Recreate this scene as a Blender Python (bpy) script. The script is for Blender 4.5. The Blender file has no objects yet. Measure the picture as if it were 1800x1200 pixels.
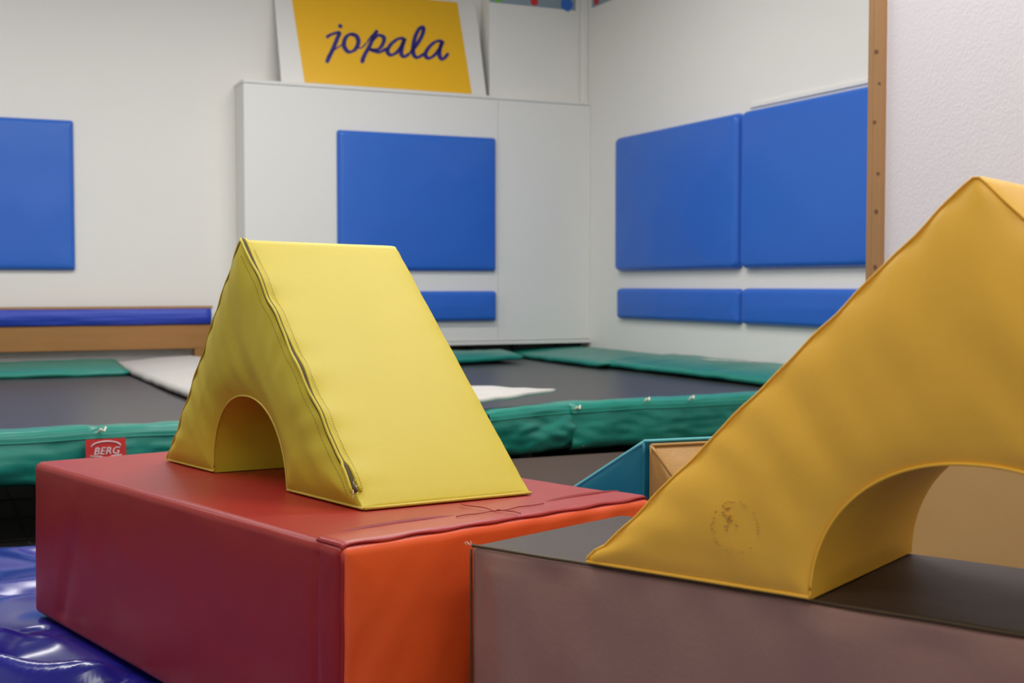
import bpy, bmesh, math, random
from mathutils import Vector, Matrix, noise
random.seed(4)
sc = bpy.context.scene
H = 0.78                                    # camera height above the floor
# ---------------------------------------------------------------- camera
cam_d = bpy.data.cameras.new('camera'); cam = bpy.data.objects.new('camera', cam_d)
sc.collection.objects.link(cam); sc.camera = cam
cam_d.sensor_width = 36; cam_d.lens = 45; cam_d.clip_start = 0.05
cam.location = (0, 0, H); cam.rotation_euler = (math.radians(90) - math.atan(100 / 2250), 0, 0)
cam_d.dof.use_dof = True; cam_d.dof.focus_distance = 2.05; cam_d.dof.aperture_fstop = 7.5
# ---------------------------------------------------------------- world, lamps, exposure
w = bpy.data.worlds.new('world'); sc.world = w; w.use_nodes = True
w.node_tree.nodes['Background'].inputs[0].default_value = (1.0, 0.955, 0.91, 1)
w.node_tree.nodes['Background'].inputs[1].default_value = 0.85
sc.view_settings.view_transform = 'Standard'; sc.view_settings.look = 'None'
sc.view_settings.gamma = 1; sc.view_settings.use_curve_mapping = False
sc.view_settings.exposure = 0.24

# room frame: origin at the right front corner of the wall cabinet, s along the back wall, t into the depth
RA = math.atan2(.421, .907)
ROOM = Matrix.Translation((.536, 8.8, 0)) @ Matrix.Rotation(RA, 4, 'Z')
def R(s, t, z=0): return ROOM @ Vector((s, t, z))
LAMPS = [(-4.6, -1.9, 34), (-2.1, -1.9, 34), (-4.6, -5.0, 34), (-2.0, -3.7, 32), (-2.3, -5.6, 40), (-4.6, -8.0, 20), (-2.3, -8.4, 16)]
for i, (s, t, e) in enumerate(LAMPS):
    d = bpy.data.lights.new('ceiling_lamp_light', 'AREA'); d.shape = 'RECTANGLE'; d.size = 1.5; d.size_y = 0.34
    d.energy = e; d.color = (1.0, 0.985, 0.965)
    o = bpy.data.objects.new('ceiling_lamp_light', d); sc.collection.objects.link(o)
    o.location = R(s, t, 3.02); o.rotation_euler = (0, 0, RA)

# ---------------------------------------------------------------- helpers
def srgb(r, g, b):
    f = lambda c: (c / 255 / 12.92) if c / 255 <= .04045 else ((c / 255 + .055) / 1.055) ** 2.4
    return (f(r), f(g), f(b), 1)
def mat(name, col, rough=.5, grain=0, grain_s=300, wrinkle=0, wrinkle_s=8, var=0, spec=.5, metal=0, coat=0, sheen=0, stretch=(1, 1, 1)):
    m = bpy.data.materials.new(name); m.use_nodes = True; nt = m.node_tree; N = nt.nodes; L = nt.links
    b = N['Principled BSDF']; b.inputs['Base Color'].default_value = col; b.inputs['Roughness'].default_value = rough
    b.inputs['Specular IOR Level'].default_value = spec; b.inputs['Metallic'].default_value = metal
    b.inputs['Coat Weight'].default_value = coat; b.inputs['Coat Roughness'].default_value = .25
    tc = N.new('ShaderNodeTexCoord'); mp = N.new('ShaderNodeMapping'); mp.inputs['Scale'].default_value = stretch
    L.new(tc.outputs['Object'], mp.inputs['Vector']); vec = mp.outputs['Vector']
    last = None
    for st, s, dist in ((wrinkle, wrinkle_s, .02), (grain, grain_s, .0006)):
        if st:
            n = N.new('ShaderNodeTexNoise'); n.inputs['Scale'].default_value = s; n.inputs['Detail'].default_value = 4
            L.new(vec, n.inputs['Vector'])
            bp = N.new('ShaderNodeBump'); bp.inputs['Strength'].default_value = st; bp.inputs['Distance'].default_value = dist
            L.new(n.outputs['Fac'], bp.inputs['Height'])
            if last: L.new(last.outputs['Normal'], bp.inputs['Normal'])
            last = bp
    if last: L.new(last.outputs['Normal'], b.inputs['Normal'])
    if var:
        n = N.new('ShaderNodeTexNoise'); n.inputs['Scale'].default_value = 5; n.inputs['Detail'].default_value = 6
        L.new(vec, n.inputs['Vector'])
        mx = N.new('ShaderNodeMix'); mx.data_type = 'RGBA'
        mx.inputs[6].default_value = tuple(c * (1 - var) for c in col[:3]) + (1,)
        mx.inputs[7].default_value = tuple(min(1, c * (1 + var)) for c in col[:3]) + (1,)
        L.new(n.outputs['Fac'], mx.inputs[0]); L.new(mx.outputs[2], b.inputs['Base Color'])
    return m
M = dict(
    yellow=mat('yellow_vinyl', srgb(196, 178, 46), .48, .25, 500, .05, 6, .03, spec=.35),
    yellow_warm=mat('golden_yellow_vinyl', srgb(248, 192, 60), .44, .25, 500, .05, 6, .04),
    yellow_pipe=mat('yellow_piping', srgb(205, 180, 66), .5),
    dark_gap=mat('dark_zip_gap', srgb(70, 55, 25), .7),
    thread=mat('pale_thread', srgb(225, 215, 190), .7),
    red=mat('red_vinyl', srgb(150, 26, 22), .40, .25, 500, .05, 5, .03, spec=.36),
    red_flap=mat('red_flap_vinyl', srgb(156, 30, 27), .38, .2, 500, .05, 9, spec=.4),
    red_shade=mat('red_fold_shade', srgb(128, 18, 20), .5, spec=.2),  # red of the flap folds, duller sheen put into the colour
    orange=mat('orange_vinyl', srgb(232, 88, 28), .45, .25, 500, .18, 6, .03),
    brown=mat('brown_leatherette', srgb(150, 114, 100), .46, .5, 260, .22, 6, .05, stretch=(1, 1, .6)),
    brown_top=mat('dark_brown_leatherette', srgb(58, 46, 40), .52, .5, 260, .15, 6, .04, spec=.25),
    bluevinyl=mat('glossy_blue_pvc', srgb(26, 30, 134), .20, 0, 1, .06, 5, .05, coat=.3),
    bluepad=mat('blue_pad_vinyl', srgb(40, 102, 200), .36, 0, 1, .08, 4, .02),
    blueband=mat('blue_band_fabric', srgb(40, 66, 178), .5, 0, 1, .3, 8, .05, stretch=(.3, 3, 3)),
    white=mat('white_wall_paint', srgb(232, 230, 225), .62, .15, 60, 0, 1, .015),
    white_cab=mat('white_cabinet_laminate', srgb(229, 228, 224), .5, 0, 1, 0, 1, .01),
    plaster=mat('rough_white_plaster', srgb(222, 218, 222), .75, 0, 1, .07, 95, .015),
    trimw=mat('white_trim', srgb(230, 228, 224), .5),
    dark=mat('dark_recess', srgb(70, 66, 62), .7, var=.15),
    ceil=mat('ceiling_paint', srgb(225, 222, 215), .8),
    wood=mat('pine_wood', srgb(164, 122, 76), .55, .3, 60, 0, 1, .12, stretch=(6, 6, .6)),
    wood_d=mat('pine_knot', srgb(112, 74, 44), .6),
    woodbeam=mat('brown_beam_wood', srgb(160, 112, 58), .6, .3, 40, 0, 1, .12, stretch=(.5, 4, 6)),
    green=mat('green_pvc', srgb(22, 128, 112), .34, 0, 1, .3, 6, .06),
    grey=mat('pale_grey_pvc', srgb(196, 192, 186), .5, 0, 1, .4, 6, .08),
    black=mat('black_jumping_mesh', srgb(52, 50, 50), .34, .2, 200),
    steel=mat('dark_steel', srgb(46, 44, 42), .45, metal=.6),
    tagred=mat('red_tag', srgb(190, 34, 34), .5),
    tagwhite=mat('white_tag_print', srgb(225, 215, 210), .6),
    brownmat=mat('dark_brown_mat_vinyl', srgb(64, 49, 41), .7, .4, 200, .1, 6, .15, spec=.25),
    teal=mat('teal_vinyl', srgb(20, 118, 136), .38, .3, 400, .1, 8),
    teal_pipe=mat('teal_piping', srgb(90, 180, 186), .4),
    gold=mat('gold_leatherette', srgb(178, 134, 70), .34, .9, 180, .15, 9, .06),
    tan=mat('tan_vinyl', srgb(206, 168, 104), .5, .2, 300, .1, 4, .03),
    signy=mat('sign_yellow', srgb(240, 184, 28), .4),
    ink=mat('dark_blue_lettering', srgb(38, 34, 120), .5),
    border=mat('grey_blue_border', srgb(140, 158, 172), .6, var=.08),
    lampm=mat('lamp_housing', srgb(225, 225, 225), .5),
    stamp=mat('worn_stamp_print', srgb(200, 152, 62), .6),
    stampd=mat('worn_stamp_dark', srgb(150, 116, 84), .6),
)
for k, c in dict(dot_red=(205, 45, 50), dot_green=(110, 190, 60), dot_blue=(50, 110, 200), dot_yellow=(225, 190, 50)).items():
    M[k] = mat(k, srgb(*c), .6)

def link(name, bm, m, parent=None, mw=None, smooth=True):
    bmesh.ops.recalc_face_normals(bm, faces=bm.faces)
    me = bpy.data.meshes.new(name); bm.to_mesh(me); bm.free(); me.materials.append(m)
    if smooth: me.polygons.foreach_set('use_smooth', [True] * len(me.polygons))
    o = bpy.data.objects.new(name, me); sc.collection.objects.link(o)
    if parent: o.parent = parent
    if mw is not None: o.matrix_world = mw
    return o
def tag(o, label, cat, group=None):
    o['label'] = label; o['category'] = cat
    if group: o['group'] = group
    return o
SHEAR = {}
def bake(root):
    for c in root.children_recursive:
        if c.type == 'MESH': c.data.transform(SHEAR[root.name])
def thing(name, label, cat, mw, group=None):
    o = bpy.data.objects.new(name, None); sc.collection.objects.link(o); o.empty_display_size = .1
    lo, ro, sca = mw.decompose(); o.location = lo; o.rotation_euler = ro.to_euler()
    SHEAR[o.name] = (Matrix.Translation(lo) @ ro.to_matrix().to_4x4()).inverted() @ mw      # slack of the soft shape, baked into its meshes
    return tag(o, label, cat, group)
def struct(o): o['kind'] = 'structure'; return o
def box(bm, x0, x1, y0, y1, z0, z1, bev=0):
    r = bmesh.ops.create_cube(bm, size=1); vs = r['verts']
    for v in vs: v.co = Vector((x0 + (v.co.x + .5) * (x1 - x0), y0 + (v.co.y + .5) * (y1 - y0), z0 + (v.co.z + .5) * (z1 - z0)))
    if bev:
        es = list({e for v in vs for e in v.link_edges})
        bmesh.ops.bevel(bm, geom=es, offset=bev, segments=3, affect='EDGES', profile=.6)
def boxo(name, m, parent, *a, bev=0, smooth=False, mw=None):
    bm = bmesh.new(); box(bm, *a, bev=bev); return link(name, bm, m, parent, mw, smooth)
def grid(bm, f, nu, nv):
    g = [[bm.verts.new(f(i / nu, j / nv)) for j in range(nv + 1)] for i in range(nu + 1)]
    for i in range(nu):
        for j in range(nv): bm.faces.new((g[i][j], g[i + 1][j], g[i + 1][j + 1], g[i][j + 1]))
    return g
def tube(bm, pts, r, n=8, closed=False, rf=None):
    rings = []; P = [Vector(p) for p in pts]
    for i, p in enumerate(P):
        a = P[i - 1] if (i or closed) else P[0]; b = P[(i + 1) % len(P)] if (i < len(P) - 1 or closed) else P[-1]
        d = (b - a).normalized(); u = d.cross(Vector((0, 0, 1)))
        if u.length < .05: u = d.cross(Vector((1, 0, 0)))
        u.normalize(); v = d.cross(u); rr = rf(i / max(1, len(P) - 1)) * r if rf else r
        rings.append([bm.verts.new(p + rr * (math.cos(2 * math.pi * k / n) * u + math.sin(2 * math.pi * k / n) * v)) for k in range(n)])
    for i in range(len(rings) - (0 if closed else 1)):
        A = rings[i]; B = rings[(i + 1) % len(rings)]
        for k in range(n): bm.faces.new((A[k], A[(k + 1) % n], B[(k + 1) % n], B[k]))
    if not closed:
        bm.faces.new(rings[0][::-1]); bm.faces.new(rings[-1])
def tubeo(name, m, parent, pts, r, **k):
    bm = bmesh.new(); tube(bm, pts, r, **k); return link(name, bm, m, parent)
def nz(x, y, z, s=1.0, seed=0): return noise.noise(Vector((x * s + seed * 7.3, y * s - seed * 3.1, z * s + seed)))
def solid(o, th):
    md = o.modifiers.new('thickness', 'SOLIDIFY'); md.thickness = th; md.offset = 0; return o
def frame(O, M3):
    m = Matrix([[M3[0][0], M3[0][1], M3[0][2], O[0]], [M3[1][0], M3[1][1], M3[1][2], O[1]], [M3[2][0], M3[2][1], M3[2][2], O[2]], [0, 0, 0, 1]])
    return m

# ================================================================ ROOM SHELL
def wallbox(name, m, *a):
    bm = bmesh.new(); box(bm, *a); return struct(link(name, bm, m, None, ROOM, False))
bm = bmesh.new(); box(bm, -7.2, 1.6, -11.5, .5, -.1, 0)
M['floor'] = mat('dark_brown_carpet', srgb(78, 66, 60), .8, .6, 150, 0, 1, .15)
struct(link('floor', bm, M['floor'], None, ROOM, False))
wallbox('wall_back', M['white'], -7.2, .12, .225, .345, 0, 3.1)
wallbox('wall_right', M['white'], 0, .12, -5.0, .225, 0, 3.1)
wallbox('wall_left', M['white'], -7.2, -7.08, -11.5, .225, 0, 3.1)
wallbox('wall_front_return', M['plaster'], -1.64, 0, -5.0, -4.9, 0, 3.1)
wallbox('ceiling', M['ceil'], -7.2, 1.6, -11.5, .345, 3.1, 3.2)
# near plaster wall, its end framed by the pine post
wallbox('wall_near', M['plaster'], -1.73, -1.6, -11.5, -4.9, 0, 3.1)
wallbox('wall_bulkhead', M['white'], -.722, 0, .075, .225, 2.022, 3.1)
bm = bmesh.new(); box(bm, -.05, 0, .03, .0745, 2.022, 3.1, bev=.008)
struct(link('trim_1', bm, M['trimw'], None, ROOM))
bm = bmesh.new(); box(bm, -.012, 0, -4.6, -1.86, 1.752, 1.772); struct(link('trim_2', bm, M['trimw'], None, ROOM, False))

# ceiling lamps (housing with the area light in it)
for (s, t, e), where in zip(LAMPS, ('over the left trampoline near the back wall', 'over the right trampoline near the back wall', 'over the front of the left trampoline', 'over the front of the right trampoline', 'over the red block', 'over the left floor behind the camera', 'over the right floor behind the camera')):
    bm = bmesh.new(); box(bm, s - .8, s + .8, t - .2, t + .2, 3.03, 3.1)
    tag(link('ceiling_lamp', bm, M['lampm'], None, ROOM, False), 'white rectangular ceiling lamp ' + where, 'lamp', 'ceiling lamps')

# ================================================================ FOAM TUNNEL WEDGES
def wedge(name, label, mw, B, T, Hh, aw, ah, ac, m, seed, zipper=False, tip=.012, wob=.0025, lefty=0):
    root = thing(name, label, 'foam block', mw, None)
    hb = B / 2
    def outer(n=120):
        a = Vector((-hb, 0, 0)); t = Vector((0, 0, Hh)); b = Vector((hb, 0, 0)); raw = [a]
        # blunt foot tips and a tight rounded apex
        sl = (t - a).normalized(); sr = (b - t).normalized()
        raw += [a + Vector((.001, 0, .008)), a + Vector((.012, 0, .018))]
        for i in range(1, n // 2): raw.append(a + sl * ((t - a).length * (.04 + .95 * i / (n // 2))))
        raw += [t - sl * .004 - Vector((0, 0, .0012)), t + sr * .004 - Vector((0, 0, .0012))]
        for i in range(1, n // 2): raw.append(t + sr * ((b - t).length * (.01 + .95 * i / (n // 2))))
        raw += [b + Vector((-tip, 0, tip * 1.5)), b + Vector((-tip * .1, 0, tip * .7)), b]
        return raw
    Po = outer(); n = len(Po) - 1
    nrm = []
    for i in range(n + 1):
        d = (Po[min(n, i + 1)] - Po[max(0, i - 1)]).normalized(); nrm.append(Vector((-d.z, 0, d.x)))
    def wobble(i, side):
        f = min(1, i / 8, (n - i) / 8, abs(i - n / 2) / 5)
        return nrm[i] * wob * f * (nz(i * .22, side * 5, 0, 1, seed) * 1.6 + .6 * math.sin(i * .55 + side))
    Wf = [wobble(i, 0) for i in range(n + 1)]; Wb = [wobble(i, 1) * (.25 if i > n // 2 else 1) for i in range(n + 1)]; TV = Vector((0, T, 0))
    Pf = [Po[i] + Wf[i] for i in range(n + 1)]; Pb = [Po[i] + Wb[i] + TV for i in range(n + 1)]
    # arch: superellipse
    Pi = []
    for i in range(n + 1):
        th = math.pi * (1 - i / n); c, s_ = math.cos(th), math.sin(th); e = 2 / 2.15
        Pi.append(Vector((ac + aw / 2 * math.copysign(abs(c) ** e, c), 0, ah * abs(s_) ** e)))
    Pi2 = [p + Vector((0, T, 0)) for p in Pi]
    def face(sign, A, Bp, sd):
        bm = bmesh.new(); mrows = 26
        rows = []
        for i in range(n + 1):
            row = []
            Lh = (Bp[i] - A[i]).length
            for j in range(mrows + 1):
                v = .5 - .5 * math.cos(math.pi * j / mrows)
                p = A[i].lerp(Bp[i] - (Wf if sign < 0 else Wb)[i], v) + (Wf if sign < 0 else Wb)[i] * math.exp(-(1 - v) * Lh / .03)
                d = min(v * Lh, (1 - v) * Lh, max(0, p.z) * 1.0 + .0)
                puff = .016 * (1 - math.exp(-d / .028))
                # pleats running in from the seams
                pl = .0022 * math.exp(-((1 - v) * Lh) / .03) * math.sin(i * .9 + 2 * nz(i * .1, 0, 0, 1, sd)) * min(1, d / .006)
                wr = .0035 * nz(p.x, p.z, 0, 9, sd) * min(1, d / .03) + .003 * nz(p.x * 1.6 + p.z, p.z * .5, 0, 14, sd + 3) * min(1, d / .03)
                row.append(bm.verts.new(p + Vector((0, sign * (puff + pl + wr), 0))))
            rows.append(row)
        for i in range(n):
            for j in range(mrows): bm.faces.new((rows[i][j], rows[i + 1][j], rows[i + 1][j + 1], rows[i][j + 1]))
        return bm
    link('front_panel', face(-1, Pi, Pf, seed), m, root); link('back_panel', face(1, Pi2, Pb, seed + 5), m, root)
    # slope panels
    half = n // 2
    for k, (i0, i1) in enumerate(((0, half), (half, n))):
        bm = bmesh.new(); rows = []; mr = 22
        for i in range(i0, i1 + 1):
            row = []
            for j in range(mr + 1):
                v = .5 - .5 * math.cos(math.pi * j / mr); p = Po[i] + TV * v + Wf[i] * math.exp(-v * T / .022) + Wb[i] * math.exp(-(1 - v) * T / .022)
                d = min(v * T, (1 - v) * T, (i - i0) * .0085, (i1 - i) * .0085)
                q = .0035 * (1 - math.exp(-d / .014)) + .0008 * math.exp(-(v * T) / .02) * math.sin(i * .8) * min(1, d / .006) + .0009 * nz(p.x, p.y, p.z, 5, seed + 8) * min(1, d / .02)
                row.append(bm.verts.new(p + nrm[i] * q))
            rows.append(row)
        for a in range(len(rows) - 1):
            for j in range(mr): bm.faces.new((rows[a][j], rows[a + 1][j], rows[a + 1][j + 1], rows[a][j + 1]))
        link('slope_panel', bm, m, root)
    # arch lining
    bm = bmesh.new(); rows = []
    for i in range(n + 1):
        row = []
        for j in range(15):
            v = j / 14; p = Pi[i].lerp(Pi2[i], v); c = Vector((ac, p.y, 0)) - Vector((p.x, p.y, p.z)); c.normalize()
            d = min(v, 1 - v) * T
            row.append(bm.verts.new(p + c * (.004 * (1 - math.exp(-d / .03)) + .003 * nz(p.x, p.y, p.z, 11, seed) * min(1, d / .03)) * min(1, p.z / .02)))
        rows.append(row)
    for a in range(n):
        for j in range(14): bm.faces.new((rows[a][j], rows[a + 1][j], rows[a + 1][j + 1], rows[a][j + 1]))
    link('arch_lining', bm, m, root)
    # feet bottoms
    for i in (0, n):
        bm = bmesh.new(); vs = [bm.verts.new(q) for q in (Pi[i], Pf[i], Pb[i], Pi2[i])]; bm.faces.new(vs); link('base_panel', bm, m, root)
    # piping along seams
    up = Vector((0, 0, 0))
    off = Vector((0, -.0018, 0))
    cl = lambda p: Vector((p.x, p.y, max(p.z, .0026)))
    tubeo('piping', m, root, [cl(p + off) for p in (Pf[:half + 1] if zipper else Pf)], .0018 if zipper else .0013, n=6)
    tubeo('arch_piping', M['yellow_pipe'] if zipper else m, root, [cl(p + off) for p in Pi], .0018, n=6)
    for A, Bq in ((Pi[0], Pf[0]), (Pi[n], Pf[n])):
        tubeo('base_piping', M['yellow_pipe'] if zipper else m, root, [cl(A.lerp(Bq, k / 12) + off + Vector((0, 0, .0007 * math.sin(k * 1.7)))) for k in range(13)], .0022, n=6)
    tubeo('base_piping', M['yellow_pipe'], root, [cl(Pf[n].lerp(Pb[n], k / 12) + Vector((.003, 0, .001 + .0007 * math.sin(k * 1.3)))) for k in range(13)], .0026, n=6)
    if zipper:
        seq = range(half + 1, n - 2)
        # raised lips with a dark gap between them, opening and closing down the edge
        def gap(i): return .0010 + .0022 * max(0, math.sin(i * .21 + .5)) + (.003 if i > n - 9 else 0)
        A = [Pf[i] + nrm[i] * (.0030) + Vector((0, -gap(i) - .0012, 0)) for i in seq]
        Bq = [Pf[i] + nrm[i] * (.0036) + Vector((0, gap(i) + .002, 0)) for i in seq]
        C = [Pf[i] + nrm[i] * .0012 + Vector((0, -.0005, 0)) for i in seq]
        z = tubeo('zip_gap', M['dark_gap'], root, C, .0042, n=8)
        tubeo('seam_lip', m, root, A, .0026, n=6); tubeo('seam_lip', m, root, Bq, .0028, n=6)
        for row in (0, 1):
          bm = bmesh.new()
          for i in range(half + 4, n - 3):
            for fr in (0, .5):
                p = Pf[i].lerp(Pf[min(n, i + 1)], fr); d = (Pf[min(n, i + 1)] - Pf[i]).normalized()
                for oy, on in ((0, row),):
                    if on: q = p + nrm[i] * .0042 + Vector((0, .012, 0))
                    else: q = p - nrm[i] * .010 + Vector((0, -.0088, 0))
                    tube(bm, [q - d * .0011, q + d * .0011], .00045, n=4)
          link('stitching', bm, M['dark_gap'], root)
        # frayed thread at the bottom corner
        bm = bmesh.new(); c0 = Pf[n] + Vector((-.012, -.004, .014))
        for k in range(9):
            a = random.random() * 6.28; q = c0 + Vector((random.uniform(-.008, .008), -.002, random.uniform(-.010, .03)))
            q2 = q + Vector((math.cos(a), -.3, math.sin(a))) * random.uniform(.004, .009); tube(bm, [q, (q + q2) / 2 + Vector((0, -.001, .001)), q2], .0005, n=4)
        link('loose_thread', bm, M['thread'], root)
    return root
wl = wedge('tunnel_wedge', 'lemon yellow triangular foam block with small arch, standing on the red block', frame((-0.4488, 2.1869, 0.4418), [[0.569, 0.8127, -0.0303], [-0.8219, 0.5827, 0.0076], [0.0249, -0.0175, 1.0002]]),
      .8184, .301, .4169, .3147, .1474, -.0058, M['yellow'], 1, zipper=True, tip=.004)
MR = frame((0.4376, 1.2229, 0.4518), [[0.7872, 0.6035, 0.0111], [-0.6167, 0.7976, 0.0039], [0.0, -0.0, 1.0]])
wr = wedge('tunnel_wedge', 'golden yellow triangular foam block with arch, standing on the brown block at right', MR,
      .8851, .2988, .434, .3388, .156, .0089, M['yellow_warm'], 2, wob=.0012)
# worn round stamp on the right wedge
bm = bmesh.new()
cx, cz = -.2409, .0692
def puffy(x, z): 
    return -.0178
for k in range(46):
    if random.random() < .3: continue
    a = 2 * math.pi * k / 46; rr = .0275 + random.uniform(-.0012, .0012)
    p = Vector((cx + rr * math.cos(a), -.0172, cz + rr * math.sin(a))); d = Vector((-math.sin(a), 0, math.cos(a)))
    tube(bm, [p - d * .0011, p + d * .0011], .0007, n=5)
for k in range(16):
    p = Vector((cx - .012 + random.gauss(0, .005), -.0172, cz + .007 + random.gauss(0, .006)))
    tube(bm, [p, p + Vector((random.uniform(-.004, .004), 0, random.uniform(-.003, .003)))], .0008, n=5)
stamp_bm = bm

# ================================================================ SOFT BLOCKS
def soft_block(root, dims, r, mats, names, seed=0, puff=.006, wr=.002, N=44, wfun=None):
    """rounded box, one mesh per colour group; faces keyed -x +x -y +y -z +z"""
    D = Vector(dims); hD = D / 2
    def dense(u):  # more samples near the edges
        return .5 - .5 * math.cos(math.pi * u) if True else u
    def make(key):
        ax = 'xyz'.index(key[1]); sg = -1 if key[0] == '-' else 1; a, b = [i for i in range(3) if i != ax]
        def f(u, v):
            q = Vector((0, 0, 0)); q[ax] = sg * hD[ax]; q[a] = (dense(u) * 2 - 1) * hD[a]; q[b] = (dense(v) * 2 - 1) * hD[b]
            inner = Vector([max(-hD[i] + r, min(hD[i] - r, q[i])) for i in range(3)])
            d = (q - inner); nn = d.normalized(); p = inner + nn * r
            e = min(hD[a] - abs(q[a]), hD[b] - abs(q[b]))
            k = 1 - math.exp(-e / .05)
            wq = wr * (.4 if key[1] == 'z' else 1) * min(1, e / .02)
            amp = puff * k + wq * nz(p.x, p.y, p.z, 6, seed) + wq * .6 * nz(p.x, p.y, p.z, 15, seed + 2)
            if wfun: amp += wfun(key, p, e)
            return p + nn * amp + hD
        return f
    out = {}
    for nm, (keys, m) in names.items():
        bm = bmesh.new()
        for k in keys: grid(bm, make(k), N, N)
        bmesh.ops.remove_doubles(bm, verts=bm.verts, dist=.0002)
        out[nm] = link(nm, bm, m, root)
    return out
# red block: local x along the orange side, y along the long red side
P1, P2, P3 = Vector((-0.9452, 2.5187, 0.4304)), Vector((-0.2092, 1.5564, 0.4595)), Vector((0.2204, 2.0033, 0.4461))
ex = (P3 - P2).normalized(); ey = (P1 - P2).normalized(); nn_ = ex.cross(ey).normalized()
LX, LY = (P3 - P2).length, (P1 - P2).length
O = P2 - nn_ * .3
RM = frame(O, [[ex[i], ey[i], nn_[i]] for i in range(3)])
rb = thing('foam_block', 'long red foam block with orange end, lying on the blue mat under the lemon wedge', 'foam block', RM)
def redw(key, p, e):
    a = 0
    if key == '-x':   # soft folds at the lower far corner
        dx = (p.y - .45); a -= .006 * math.exp(-((dx + .02 + (p.z + .1) * .5) / .03) ** 2) * min(1, e / .03) * (1 if p.z < 0 else math.exp(-p.z / .05))
    if key == '-x': a -= .003 * math.exp(-((p.y + LY / 2 - .058) / .006) ** 2) * min(1, e / .02)
    if key == '-y': a += .0035 * nz(p.x * 1.5 - p.z, p.z * .5, 0, 12, 9) * min(1, e / .02)
    if key in '+z-z': a = -.006 * (1 - math.exp(-e / .05))
    return a
soft_block(rb, (LX, LY, .3), .014, M, {'red_cover': (['-x', '+x', '+y', '-z', '+z'], M['red']), 'orange_panel': (['-y'], M['orange'])}, 3, puff=.006, wr=.0015, N=100, wfun=redw)
for o in rb.children:
    if o.name.startswith('orange'): o['label'] = 'orange vinyl side of the block'
# zip flap folded over the front top edge: a wavy strip with two lifted lips
bm = bmesh.new()
def lift(u):
    return .006 * (math.exp(-((u - .22) / .13) ** 4) + .9 * math.exp(-((u - .88) / .16) ** 4))
def flap(u, v):
    x = .004 + u * (LX - .008)
    y = .0045 + v * .066 + .0010 * math.sin(u * 40) * (1 - v) + .003 * math.sin(u * 9) * v
    rd_ = lambda a_: .014 - math.sqrt(max(0, .014 ** 2 - max(0, .014 - a_) ** 2))
    z = .3 - rd_(y) - rd_(min(x, LX - x)) + .0018 + .0005 * math.sin(u * 34) * (1 - v) + .0004 * nz(u * 6, v, 0, 2, 4)
    return Vector((x, y, z))
grid(bm, flap, 90, 16); solid(link('zip_flap', bm, M['red_flap'], rb), .002)
for c_, w_ in ((.235, .17), (.85, .145)):     # two folds behind the flap, their lack of sheen painted as darker red
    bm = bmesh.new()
    def fold_shade(u, v):
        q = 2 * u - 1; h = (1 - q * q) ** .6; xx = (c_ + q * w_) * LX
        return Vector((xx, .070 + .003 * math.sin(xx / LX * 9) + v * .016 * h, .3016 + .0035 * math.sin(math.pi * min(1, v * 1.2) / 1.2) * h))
    grid(bm, fold_shade, 40, 6); solid(link('flap_fold_shade', bm, M['red_shade'], rb), .0012)
tubeo('side_piping', M['red'], rb, [(.0028 + .0006 * math.sin(k), .0022, .290 - k * .014) for k in range(21)], .0024, n=6)
tubeo('cross_seam', M['red'], rb, [(LX * .515 + .004 * math.sin(k * .6), k * .007 + .0, .3036 + (.0025 if k < 8 else 0)) for k in range(22)], .0009, n=5)
tubeo('flap_seam', M['red'], rb, [(LX * (.38 + .29 * k / 20), .0525 + .002 * math.sin(k * .5), .3045 + .0004 * math.sin(k)) for k in range(21)], .0008, n=5)

# brown block
A = Vector((-.053, 1.613, .45)); bx = Vector((.788, -.6157, 0)).normalized(); by = Vector((.209, .218, 0)); LB = by.length; by.normalize()
BM = frame((A.x, A.y, .15), [[bx[i], by[i], (0, 0, 1)[i]] for i in range(3)])
bb = thing('foam_block', 'brown leatherette foam block at lower right, carrying the golden wedge', 'foam block', BM)
def brw(key, p, e):
    if key == '-y':
        k = min(1, e / .03)
        return .0065 * nz(p.x * 2.2 + p.z * .55, p.z * .35, 0, 9, 4) * k + .0060 * math.sin(p.x * 55 + 3 * nz(p.x, 0, 0, 4, 1)) * math.exp(-(.15 - p.z) / .09) * k
    if key in '+z-z': return -.008 * (1 - math.exp(-e / .05))
    return 0
soft_block(bb, (1.2, LB, .3), .010, M, {'brown_cover': (['-x', '+x', '+y', '-z', '-y'], M['brown']), 'brown_top': (['+z'], M['brown_top'])}, 7, puff=.008, wr=.002, N=70, wfun=brw)
tubeo('seam', M['dark_gap'], bb, [(.004 + 1.19 * k / 60, -.0005 + .0008 * math.sin(k * .9), .2995) for k in range(61)], .0022, n=6)
tubeo('side_seam', M['dark_gap'], bb, [(.001, .0006, .295 - k * .0145) for k in range(20)], .0016, n=6)
bm = bmesh.new()
for k in range(6):
    q = Vector((.001, -.001, .299)) + Vector([random.uniform(-.003, .003) for _ in range(3)]); tube(bm, [q, q + Vector((random.uniform(-.005, .003), -.003, .004))], .0004, n=4)
link('loose_thread', bm, M['thread'], bb)
link('worn_stamp', stamp_bm, M['stamp'], wr)
for r_ in (wl, wr, rb, bb): bake(r_)

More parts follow.
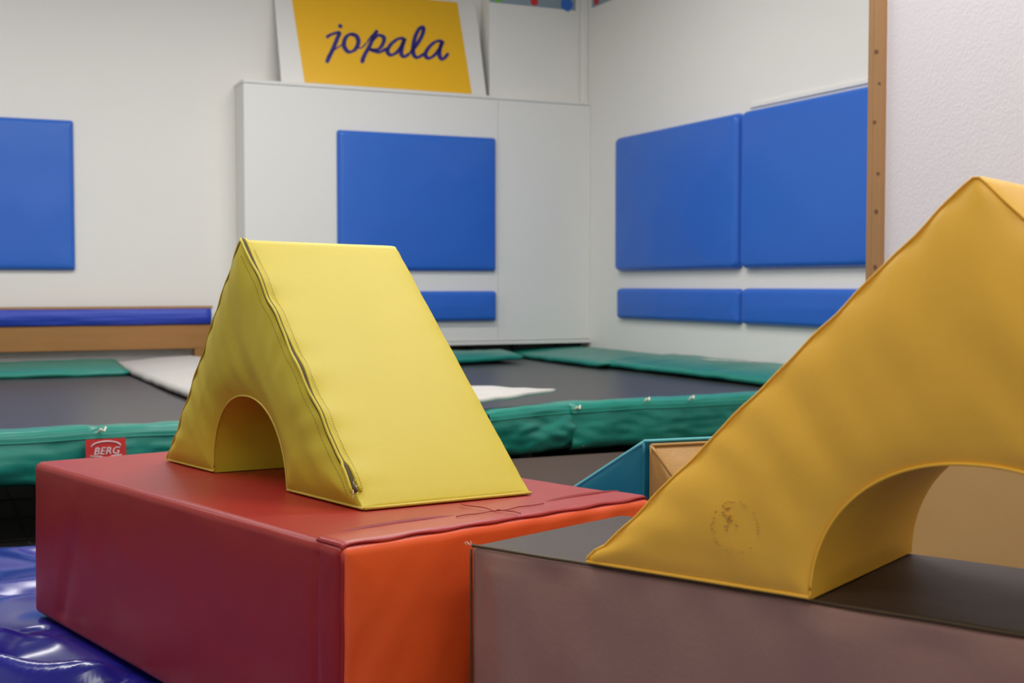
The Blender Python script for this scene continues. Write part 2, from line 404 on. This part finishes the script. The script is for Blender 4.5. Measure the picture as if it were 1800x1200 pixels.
# ================================================================ BLUE MAT (crumpled glossy cover)
def matz(x, y):   # underside plane of the red block
    p = P2 - nn_ * .3
    return p.z - (nn_.x * (x - p.x) + nn_.y * (y - p.y)) / nn_.z
bm = bmesh.new(); NU, NV = 300, 300
s0, s1, t0, t1 = -5.0, -2.63, -7.6, -4.22
inv = RM.inverted(); inv2 = BM.inverted()
def matf(u, v):
    s = s0 + u * (s1 - s0); t = t0 + v * (t1 - t0); P = R(s, t)
    z = min(.140, max(.112, matz(P.x, P.y))) - .006
    q = inv @ Vector((P.x, P.y, z)); dx = max(0, -q.x, q.x - LX); dy = max(0, -q.y, q.y - LY); d = math.hypot(dx, dy)
    q2 = inv2 @ Vector((P.x, P.y, z)); d2 = math.hypot(max(0, -q2.x, q2.x - 1.2), max(0, -q2.y, q2.y - LB))
    k = min(1, d / .05, d2 / .10)
    wx = P.x + .12 * nz(P.x, P.y, 3, 3, 1); wy = P.y + .12 * nz(P.x, P.y, 8, 3, 4)
    z += k * (.020 * (1 - math.sqrt(nz(wx * .5 + wy * 1.5, wy * 1.0 - wx * .9, 0, 2.4, 2) ** 2 + .002) * 2.4) - .006)
    z += k * .007 * nz(wx * .4 + wy, wy - .3 * wx, 0, 8, 5)
    # rolled ridge curving round the block's far corner, and a bulging cushion below it
    c = Vector((-.74, 2.25)); rr = (Vector((P.x, P.y)) - c).length
    z -= .030 * math.exp(-((rr - .225) / .018) ** 2) * k
    z += .020 * math.exp(-((rr - .19) / .030) ** 2) * k
    e = min(t1 - t, t - t0, s - s0, s1 - s)
    z -= .13 * math.exp(-e / .02) if e < .1 else 0
    return Vector((s, t, max(.004, z)))
grid(bm, matf, NU, NV)
bmsk = link('crash_mat', bm, M['bluevinyl'], None, ROOM); solid(bmsk, .003)
tag(bmsk, 'crumpled glossy dark blue vinyl mat on the floor under the red block', 'mat')

# ================================================================ TEAL AND GOLD BLOCKS behind the red one
Aq = Vector((.304, 2.94, .415)); dl = Vector((-.263, .208, 0)); ZB = .2015; rd = Vector((.94, .34, 0)).normalized()
def prism(name, label, A0, foot, L, m, pipe, bulge):
    up0 = Vector((A0.x, A0.y, ZB)); F = Vector((foot.x, foot.y, ZB))
    root = thing(name, label, 'foam block', Matrix.Translation(up0)); loc = lambda p: p - up0
    E = rd * L
    def patch(nm, a, b, c, d, amp, sd):
        nrm_ = (b - a).cross(d - a)
        if nrm_.length < 1e-6: nrm_ = (c - a).cross(d - a)
        nrm_.normalize()
        cen = (up0 + F + A0 * 1) / 3 + E * .5
        if nrm_.dot((a + b + c + d) / 4 - cen) < 0: nrm_ = -nrm_
        bm = bmesh.new()
        def f(u, v):
            p = (a * (1 - u) + b * u) * (1 - v) + (d * (1 - u) + c * u) * v
            e = min(u, 1 - u, v, 1 - v)
            return loc(p + nrm_ * amp * (1 - math.exp(-e / .12)) * min(1, math.sqrt(1 - min(v, .999)) * 1.5))
        grid(bm, f, 24, 24); bmesh.ops.remove_doubles(bm, verts=bm.verts, dist=1e-5); link(nm, bm, m, root)
    patch('end_panel', up0, F, A0, A0, bulge, 1)
    patch('end_panel', up0 + E, F + E, A0 + E, A0 + E, bulge, 2)
    patch('slope_panel', F, F + E, A0 + E, A0, bulge * .7, 3)
    patch('upright_panel', up0, up0 + E, A0 + E, A0, .001, 4)
    patch('base_panel', up0, up0 + E, F + E, F, 0, 5)
    for a, b in ((F, A0), (A0, A0 + E)): tubeo('piping', pipe, root, [loc(a.lerp(b, k / 16)) + Vector((0, 0, .004 if a != F else .002)) for k in range(17)], .0042, n=6)
    tubeo('piping', m, root, [loc(up0.lerp(A0, k / 8)) + Vector((0, 0, .004)) for k in range(9)], .004, n=6)
    return root
prism('foam_wedge', 'teal foam wedge partly hidden behind the red block', Aq, Aq + dl, .31, M['teal'], M['teal_pipe'], .006)
off = Vector((.016, -.012, -.008))
prism('foam_wedge', 'gold brown foam wedge leaning back to back against the teal one', Aq + off, Aq + off - dl * .56, .28, M['gold'], M['gold'], .010)

fm = boxo('floor_mat', M['brownmat'], None, -2.58, -1.76, -5.35, -3.90, .0, .2, bev=.012, mw=ROOM)
tag(fm, 'dark brown foam floor mat carrying the teal and gold wedges', 'mat')
# tan block by the near wall, seen through the right arch
tb = thing('foam_block', 'plain tan foam block seen through the arch of the golden wedge', 'foam block', ROOM @ Matrix.Translation((-2.3, -7.0, 0)))
soft_block(tb, (.5, 1.40, .62), .02, M, {'tan_cover': (['-x', '+x', '+y', '-y', '-z', '+z'], M['tan'])}, 5, puff=.008, wr=.002, N=30)
tubeo('seam', M['tan'], tb, [(.0, .02 + 1.35 * k / 30, .602) for k in range(31)], .004, n=6)

# ================================================================ WALL PADS
def pad(label, group, mw, wd, ht, th, r, seed):
    root = thing('wall_pad', label, 'wall pad', mw, group)
    def f(sgn):
        def g(u, v):
            U = .5 - .5 * math.cos(math.pi * u); V = .5 - .5 * math.cos(math.pi * v)
            x, z = U * wd, V * ht; e = min(x, wd - x, z, ht - z)
            # rounded outline
            cx_ = max(r, min(wd - r, x)); cz_ = max(r, min(ht - r, z)); dv = Vector((x - cx_, z - cz_))
            if dv.length > r * .7 and dv.length > 0 and abs(dv.x) > 0 and abs(dv.y) > 0:
                mx = max(abs(dv.x), abs(dv.y)); dv2 = dv * (mx / dv.length); x, z = cx_ + dv2.x, cz_ + dv2.y
            dep = (th - .012) * (1 - max(0, 1 - e / .03) ** 2.4) ** .5 if e < .03 else th - .012
            dep += .010 * (1 - math.exp(-e / .09)) + .003 * nz(x, z, 0, 5, seed) * min(1, e / .05)
            if sgn < 0: dep = 0
            return Vector((x, -dep, z))
        return g
    bm = bmesh.new(); grid(bm, f(1), 60, 50); link('cushion', bm, M['bluepad'], root)
    bm = bmesh.new(); box(bm, .01, wd - .01, -.004, 0, .01, ht - .01); link('backing_board', bm, M['woodbeam'], root, None, False)
    return root
RW = lambda s, t, z: ROOM @ Matrix.Translation((s, t, z))                                   # facing -t
RR = lambda t, z: ROOM @ Matrix.Translation((-.001, t, z)) @ Matrix.Rotation(-math.pi / 2, 4, 'Z')   # facing -s, x runs towards -t
pad('large blue wall pad on the white cabinet front, behind the lemon wedge', None, RW(-1.80, -.001, .867), 1.085, .878, .045, .02, 1)
pad('low narrow blue wall pad on the cabinet, just below its large pad', None, RW(-1.80, -.001, .538), 1.085, .200, .055, .02, 2)
pad('large blue wall pad at the left edge, above the wooden rail', None, RW(-4.44, .224, .863), 1.10, .882, .045, .015, 3)
pad('large blue wall pad on the right wall, nearer the room corner', None, RR(-.415, .866), 1.385, .870, .06, .045, 4)
pad('large blue wall pad on the right wall, cut off by the pine post', None, RR(-1.825, .866), 1.385, .870, .06, .045, 5)
pad('low narrow blue pad on the right wall, nearer the room corner', None, RR(-.425, .557), 1.38, .200, .05, .03, 6)
pad('low narrow blue pad on the right wall, next to the pine post', None, RR(-1.825, .557), 1.385, .203, .05, .03, 7)

# ================================================================ CABINET
cb = thing('wall_cabinet', 'low white panelled wall cabinet in the back corner carrying the yellow sign', 'cabinet', RW(-2.38, 0, 0))
boxo('body', M['white_cab'], cb, 0, 2.379, .016, .224, .39, 2.000, bev=.002)
for a, b in ((.0, 1.6865), (1.6885, 2.379)): boxo('front_panel', M['white_cab'], cb, a, b, 0, .015, .41, 1.998, bev=.0015)
boxo('top_board', M['white_cab'], cb, -.004, 2.379, -.004, .224, 2.001, 2.020, bev=.002)
boxo('bottom_ledge', M['trimw'], cb, 0, 2.379, -.012, .015, .383, .405, bev=.002)
boxo('plinth', M['dark'], cb, .02, 2.379, .14, .22, 0, .388)
for k in range(7): boxo('plinth_batten', M['steel'], cb, .2 + k * .33, .235 + k * .33, .11, .139, 0, .382)

# ================================================================ SIGN
e_ = Vector((1, 0, 0)); upv = Vector((0, .16, .57)).normalized()
SM = ROOM @ Matrix.Translation((-2.14, .024, 2.022)) @ Matrix([[1, 0, 0, 0], [0, upv.z, upv.y, 0], [0, -upv.y, upv.z, 0], [0, 0, 0, 1]])
sg = thing('sign_board', 'yellow and white sign reading jopala in blue script, leaning on the cabinet top', 'sign', SM)
# in sign space: x width, z up, front faces -y
boxo('board', M['trimw'], sg, 0, 1.375, 0, .012, .003, .66, bev=.002)
bm = bmesh.new(); vs = [bm.verts.new(p) for p in ((.146, -.0015, .006), (1.270, -.0015, .006), (1.240, -.0015, .655), (.104, -.0015, .655))]; bm.faces.new(vs)
solid(link('yellow_panel', bm, M['signy'], sg, None, False), .002)
ST = {'j' : [[(0.311, 0.325), (0.342, 0.349), (0.398, 0.367), (0.381, 0.323), (0.353, 0.262), (0.325, 0.208), (0.297, 0.154)], [(0.303, 0.193), (0.337, 0.23), (0.387, 0.27), (0.429, 0.298)], [(0.401, 0.402), (0.419, 0.425)]] ,
'o' : [[(0.499, 0.361), (0.463, 0.36), (0.431, 0.322), (0.424, 0.273), (0.449, 0.241), (0.49, 0.257), (0.519, 0.306), (0.515, 0.349), (0.489, 0.364), (0.47, 0.356)], [(0.504, 0.277), (0.539, 0.277), (0.58, 0.319)]] ,
'p' : [[(0.657, 0.408), (0.632, 0.367), (0.59, 0.287), (0.549, 0.219), (0.53, 0.17)], [(0.579, 0.316), (0.609, 0.360), (0.657, 0.408)], [(0.612, 0.330), (0.657, 0.371), (0.695, 0.362), (0.686, 0.318), (0.650, 0.276), (0.589, 0.266)], [(0.589, 0.272), (0.622, 0.262), (0.662, 0.258), (0.712, 0.290)]] ,
'a' : [[(0.839, 0.367), (0.792, 0.359), (0.739, 0.316), (0.711, 0.268), (0.73, 0.242), (0.771, 0.262), (0.812, 0.311), (0.839, 0.367), (0.813, 0.301), (0.804, 0.254), (0.826, 0.239), (0.864, 0.266)]] ,
'l' : [[(0.864, 0.266), (0.92, 0.332), (0.966, 0.408), (0.976, 0.454), (0.951, 0.448), (0.914, 0.387), (0.89, 0.307), (0.89, 0.257), (0.915, 0.24), (0.968, 0.275)]] ,
'a2' : [[(1.102, 0.374), (1.049, 0.36), (0.998, 0.314), (0.97, 0.264), (0.992, 0.241), (1.037, 0.269), (1.081, 0.323), (1.104, 0.375), (1.077, 0.312), (1.07, 0.261), (1.092, 0.243), (1.136, 0.289)]]}
def catmull(P, n=8):
    P = [Vector(p) for p in P]; Q = [P[0]] + P + [P[-1]]; out = []
    for i in range(1, len(Q) - 2):
        for k in range(n):
            t = k / n; a, b, c, d = Q[i - 1], Q[i], Q[i + 1], Q[i + 2]
            out.append(.5 * ((2 * b) + (c - a) * t + (2 * a - 5 * b + 4 * c - d) * t * t + (3 * b - a - 3 * c + d) * t ** 3))
    return out + [P[-1]]
for k, sts in ST.items():
    bm = bmesh.new()
    for si, stt in enumerate(sts):
        C = catmull(stt); prev = None
        thin = (k in 'jop' and si == 1); mid = (k == 'p' and si == 2)
        for i, p in enumerate(C):
            a = C[max(0, i - 1)]; b = C[min(len(C) - 1, i + 1)]; d = (b - a).normalized(); nr = Vector((-d.y, d.x))
            ang = abs(math.sin(math.atan2(d.y, d.x) - math.radians(25)))   # broad pen nib
            hw = (.0085 + .0075 * ang) * (.45 if thin else .95 if mid else 1)
            if len(stt) == 2: hw = .0135
            hw *= min(1, .5 + min(i, len(C) - 1 - i) / 5)
            l_ = bm.verts.new((p.x + nr.x * hw, -.0035, p.y + nr.y * hw - .006)); r_ = bm.verts.new((p.x - nr.x * hw, -.0035, p.y - nr.y * hw - .006))
            if prev: bm.faces.new((prev[0], l_, r_, prev[1]))
            prev = (l_, r_)
    solid(link('letter', bm, M['ink'], sg, None, False), .001)

# ================================================================ BORDER STRIPS with coloured shapes
def disc(bm, cx, cz, r, y=-.004, n=20, lob=0):
    vs = [bm.verts.new((cx + r * (1 + lob * math.cos(5 * 2 * math.pi * k / n)) * math.cos(2 * math.pi * k / n), y, cz + r * (1 + lob * math.cos(5 * 2 * math.pi * k / n)) * math.sin(2 * math.pi * k / n))) for k in range(n)]
    bm.faces.new(vs)
bs = thing('wall_border', 'grey blue paper border with coloured shapes above the cabinet corner', 'wall border', RW(-.722, .0745, 2.648))
boxo('paper', M['border'], bs, .0, .645, -.0015, 0, 0, .17)
for cx_, cz_, r_, mm, lb in ((.06, .035, .034, 'dot_green', 0), (.33, .032, .028, 'dot_red', 0), (.575, .035, .045, 'dot_blue', .08), (.2, .09, .04, 'dot_yellow', .1), (.45, .11, .04, 'dot_green', 0)):
    bm = bmesh.new(); disc(bm, cx_, cz_, r_, lob=lb); solid(link('printed_shape', bm, M[mm], bs, None, False), .001)
bs2 = thing('wall_border', 'grey blue paper border with a red shape at the top of the right wall', 'wall border', RR(-.02, 2.655))
boxo('paper', M['border'], bs2, 0, 2.6, -.0015, 0, 0, .17)
for cx_, mm in ((.07, 'dot_red'), (.35, 'dot_green'), (.62, 'dot_blue'), (.95, 'dot_yellow')):
    bm = bmesh.new(); disc(bm, cx_, .045, .038, lob=.1); solid(link('printed_shape', bm, M[mm], bs2, None, False), .001)
bs3 = thing('wall_border', 'short grey blue paper border on the back wall behind the sign', 'wall border', RW(-1.6, .2245, 2.70))
boxo('paper', M['border'], bs3, 0, .70, -.0015, 0, 0, .17)

# ================================================================ PINE POST
pp = thing('door_post', 'tall knotty pine post framing the end of the near plaster wall', 'post', RW(-1.745, -4.9, 0))
bm = bmesh.new(); box(bm, -.004, .15, 0, .022, 0, 3.09, bev=.002); link('end_board', bm, M['wood'], pp, None, False)
bm = bmesh.new(); box(bm, -.004, .014, -.034, -.0005, 0, 3.09, bev=.002); link('face_board', bm, M['wood'], pp, None, False)
for z_, dy, r_ in ((1.43, -.012, .006), (1.235, -.008, .005), (1.09, -.026, .005), (.985, -.02, .006), (.83, -.018, .006), (1.34, -.027, .004)):
    bm = bmesh.new(); vs = [bm.verts.new((-.0048, dy + r_ * 1.3 * math.cos(a * .6283), z_ + r_ * math.sin(a * .6283))) for a in range(10)]; bm.faces.new(vs); solid(link('knot', bm, M['wood_d'], pp, None, False), .001)

# ================================================================ PADDED WOODEN RAIL
rl = thing('padded_rail', 'long brown wooden rail with blue fabric cover along the left back wall', 'rail', RW(-6.9, .1, 0))
boxo('beam', M['woodbeam'], rl, 0, 4.34, 0, .06, .392, .542, bev=.004)
bm = bmesh.new()
def bandf(u, v):
    x = u * 4.33; z = .540 + v * .094 + (v < .5) * (.004 * nz(x, 0, 0, 2, 1)) ; y = -.004 - .016 * math.sin(math.pi * v) * (1 + .5 * nz(x, v, 0, 2, 3)) + .006 * nz(x, v * 3, 0, 3, 6)
    return Vector((x, y, z))
grid(bm, bandf, 120, 12); solid(link('blue_cover', bm, M['blueband'], rl), .006)
boxo('top_rail', M['wood'], rl, 0, 4.34, -.006, .06, .634, .650, bev=.003)
boxo('post', M['woodbeam'], rl, 4.23, 4.29, .0, .06, 0, .391, bev=.003)
boxo('post', M['woodbeam'], rl, .4, .46, .0, .06, 0, .391, bev=.003)
wb = boxo('skirting_pipe', M['trimw'], None, -7, -2.45, .195, .224, .30, .36, mw=ROOM); wb.name = 'baseboard_back'; struct(wb)

# ================================================================ TRAMPOLINES
ZI, ZO = .312, .345
def edge_pad(root, a, b, inward, width, m, seed, skirt=.16, mit=(0, 0), skirt_wave=.012, lift=0, n=70, z0=None, z1=None):
    a = Vector(a); b = Vector(b); d = (b - a); L = d.length; d.normalize(); inw = Vector(inward)
    prof = [(1, -.022), (1, 0), (.93, .008), (.5, .012), (.12, .010), (0, 0), (-.01, -.014), (0, -.026)]
    bm = bmesh.new(); rows = []
    for i in range(n + 1):
        u = i / n; row = []
        end = min(1, min(u, 1 - u) * L / .03)
        for k, (w_, h) in enumerate(prof):
            sh = mit[0] * w_ * (1 - u) - mit[1] * w_ * u
            p = a + d * (u * L + sh) + inw * width * w_
            z = (ZO if z1 is None else z1) * (1 - max(0, w_)) + (ZI if z0 is None else z0) * max(0, w_) + h * (.4 + .6 * end) + lift
            z += .006 * nz(p.x, p.y, 0, 4, seed) + .004 * nz(p.x, p.y, 0, 12, seed + 1)
            q = .008 * nz(p.x, p.y, 2, 5, seed)
            row.append(bm.verts.new((p.x + inw.x * q, p.y + inw.y * q, z)))
        rows.append(row)
    for i in range(n):
        for k in range(len(prof)): bm.faces.new((rows[i][k], rows[i + 1][k], rows[i + 1][(k + 1) % len(prof)], rows[i][(k + 1) % len(prof)]))
    bm.faces.new(rows[0][::-1]); bm.faces.new(rows[-1])
    o = link('edge_pad', bm, m, root)
    if skirt:
        bm = bmesh.new()
        def sf(u, v):
            p = a + d * (u * L)
            z = ZO - .006 + lift - v * skirt * (1 + .08 * nz(u * L, 0, 0, 3, seed + 4)) + .006 * nz(p.x, p.y, 0, 4, seed) * (1 - v)
            wv = skirt_wave * (nz(u * L, v * .25, 0, 6, seed + 2) * 1.5 + .7 * nz(u * L, v * .5, 0, 14, seed + 9)) * min(1, v * 2.5)
            y = .012 + .008 * math.sin(v * math.pi) + wv
            if v > .9: y -= .02 * (v - .9) / .1
            return Vector((p.x - inw.x * y, p.y - inw.y * y, z))
        grid(bm, sf, 110, 16); solid(link('skirt', bm, m, o), .003)
        tubeo('skirt_seam', m, o, [sf(k / 60, .13) - Vector((inw.x, inw.y, 0)) * .003 for k in range(61)], .0028, n=5)
    return o
def trampoline(label, s0, s1, t0, t1):
    root = thing('trampoline', label, 'trampoline', RW(0, 0, 0))
    bm = bmesh.new(); c = .06
    def f(u, v): 
        e = min(u, 1 - u, v, 1 - v)
        return Vector((s0 + c + u * (s1 - s0 - 2 * c), t0 + c + v * (t1 - t0 - 2 * c), .292 - .012 * (1 - math.exp(-e / .15))))
    grid(bm, f, 20, 20); solid(link('jumping_mat', bm, M['black'], root), .006)
    tubeo('frame', M['steel'], root, [(s0 + .04, t0 + .04, .275), (s1 - .04, t0 + .04, .275), (s1 - .04, t1 - .04, .275), (s0 + .04, t1 - .04, .275)], .026, n=10, closed=True)
    for s in (s0 + .25, s1 - .25):
        for t in (t0 + .12, t1 - .12):
            tubeo('leg', M['steel'], root, [(s, t, .27), (s, t, .012)], .02, n=10)
            tubeo('foot', M['steel'], root, [(s, t - .1, .014), (s, t + .1, .014)], .014, n=8)
    return root
# left trampoline
tl = trampoline('left black trampoline with green edge pads and red tag, before the wooden rail', -6.3, -2.62, -3.75, .0)
edge_pad(tl, (-6.3, -3.76), (-3.70, -3.76), (0, 1), .38, M['green'], 11, skirt=.155)
edge_pad(tl, (-3.71, -3.76), (-2.62, -3.76), (0, 1), .38, M['green'], 12, skirt=.14)
edge_pad(tl, (-6.3, .0), (-3.16, .0), (0, -1), .62, M['green'], 13, skirt=0)
edge_pad(tl, (-2.66, .02), (-2.66, -3.38), (-1, 0), .50, M['grey'], 14, skirt=0, lift=.008)
edge_pad(tl, (-6.3, -3.4), (-6.3, -.6), (1, 0), .4, M['green'], 15, skirt=.15)
tg = thing('x', '', 'x', RW(-3.745, -3.787, .260)) if False else None
tgo = bpy.data.objects.new('brand_tag', None); sc.collection.objects.link(tgo); tgo.parent = tl; tgo.location = (-3.748, -3.808, .258)
tgo.rotation_euler = (math.radians(-6), 0, 0)
boxo('tag_patch', M['tagred'], tgo, 0, .115, 0, .003, -.006, .063, bev=.001)
def text_mesh(body, size):
    cu = bpy.data.curves.new('t', 'FONT'); cu.body = body; cu.size = size; cu.extrude = .0006; cu.shear = .25; cu.space_character = 1.05
    to = bpy.data.objects.new('t', cu); sc.collection.objects.link(to); dg = bpy.context.evaluated_depsgraph_get()
    me = bpy.data.meshes.new_from_object(to.evaluated_get(dg)); bpy.data.objects.remove(to); bpy.data.curves.remove(cu); return me
me = text_mesh('BERG', .030); me.transform(Matrix.Translation((.021, -.002, .018)) @ Matrix.Rotation(math.pi / 2, 4, 'X')); me.materials.append(M['tagwhite'])
lo = bpy.data.objects.new('tag_lettering', me); sc.collection.objects.link(lo); lo.parent = tgo
tubeo('tag_arch', M['tagwhite'], tgo, [(.058 - .042 * math.cos(k * math.pi / 12), -.002, .040 + .016 * math.sin(k * math.pi / 12)) for k in range(13)], .0018, n=5)
tubeo('tag_underline', M['tagwhite'], tgo, [(.012, -.002, .014), (.04, -.002, .012), (.06, -.002, .005), (.075, -.002, .012), (.102, -.002, .014)], .0015, n=5)
# right trampoline
tr = trampoline('right black trampoline with green edge pads in the corner below the wall pads', -2.42, -.03, -3.65, -.06)
edge_pad(tr, (-2.44, -3.80), (-2.03, -3.64), (.2, .98), .34, M['green'], 21, skirt=.15, skirt_wave=.018)
edge_pad(tr, (-2.06, -3.66), (-.03, -3.52), (0, 1), .34, M['green'], 22, skirt=.158)
edge_pad(tr, (-2.42, -.42), (-.75, -.16), (0, -1), .35, M['green'], 23, skirt=0, z0=.33, z1=.355)
edge_pad(tr, (-.02, -.04), (-.02, -1.22), (-1, 0), .56, M['green'], 24, skirt=0, lift=.004, mit=(-.7, 0), z0=.318, z1=.345)
edge_pad(tr, (-.02, -1.12), (-.02, -2.82), (-1, 0), .50, M['green'], 25, skirt=0, lift=.012)
edge_pad(tr, (-.02, -2.74), (-.02, -3.5), (-1, 0), .50, M['green'], 26, skirt=0, lift=.006)
edge_pad(tr, (-2.44, -.5), (-2.44, -3.25), (1, 0), .2, M['grey'], 27, skirt=0, lift=.006)
# loose grey corner flap of the right trampoline
bm = bmesh.new()
C4 = [Vector((-2.46, -3.2)), Vector((-2.2, -3.12)), Vector((-1.985, -3.40)), Vector((-2.46, -3.70))]
def gf(u, v):
    p = (C4[0] * (1 - u) + C4[1] * u) * (1 - v) + (C4[3] * (1 - u) + C4[2] * u) * v
    return Vector((p.x, p.y, .374 + .006 * nz(p.x, p.y, 0, 9, 2) + .012 * math.sin(math.pi * u) * math.sin(math.pi * v)))
grid(bm, gf, 24, 24); solid(link('corner_flap', bm, M['grey'], tr), .014)
# worn white print on the right pad
for k in range(5):
    bm = bmesh.new(); s = -.17 - .03 * k; t = -2.25 + .07 * k
    tube(bm, [(s, t + q * .05, .3725 - .0005 * q) for q in range(4)], .004, n=5); link('worn_print', bm, M['grey'], tr)
# white elastic ties on the skirts
for root, s, t, z in ((tr, -1.735, -3.655, .352), (tr, -1.53, -3.64, .350), (tr, -2.035, -3.67, .335), (tr, -2.02, -3.67, .20), (tl, -3.70, -3.79, .347), (tl, -3.42, -3.79, .29)):
    tubeo('elastic_tie', M['thread'], root, [(s - .012, t, z - .010), (s - .004, t - .008, z + .004), (s + .006, t - .009, z - .004), (s + .012, t, z + .008)], .0032, n=6)

# ================================================================ GRID MAT on the floor at left
gm = thing('floor_grid_mat', 'black mat with thin pale grid lines on the floor at left', 'mat', RW(-6.9, -4.8, 0))
boxo('mat', M['steel'], gm, 0, 3.9, 0, 4.2, 0, .008)
bm = bmesh.new()
M['line'] = mat('pale_grid_line', srgb(190, 186, 180), .8)
for k in range(1, 39): box(bm, k * .1 - .002, k * .1 + .002, .01, 4.19, .0078, .0092)
for k in range(1, 11): box(bm, .01, 3.89, k * .39 - .005, k * .39 + .005, .0078, .0092)
o = link('grid_lines', bm, M['line'], gm, None, False)
M['rub'] = mat('black_rubber', srgb(46, 44, 43), .6); gm.children[0].data.materials[0] = M['rub']
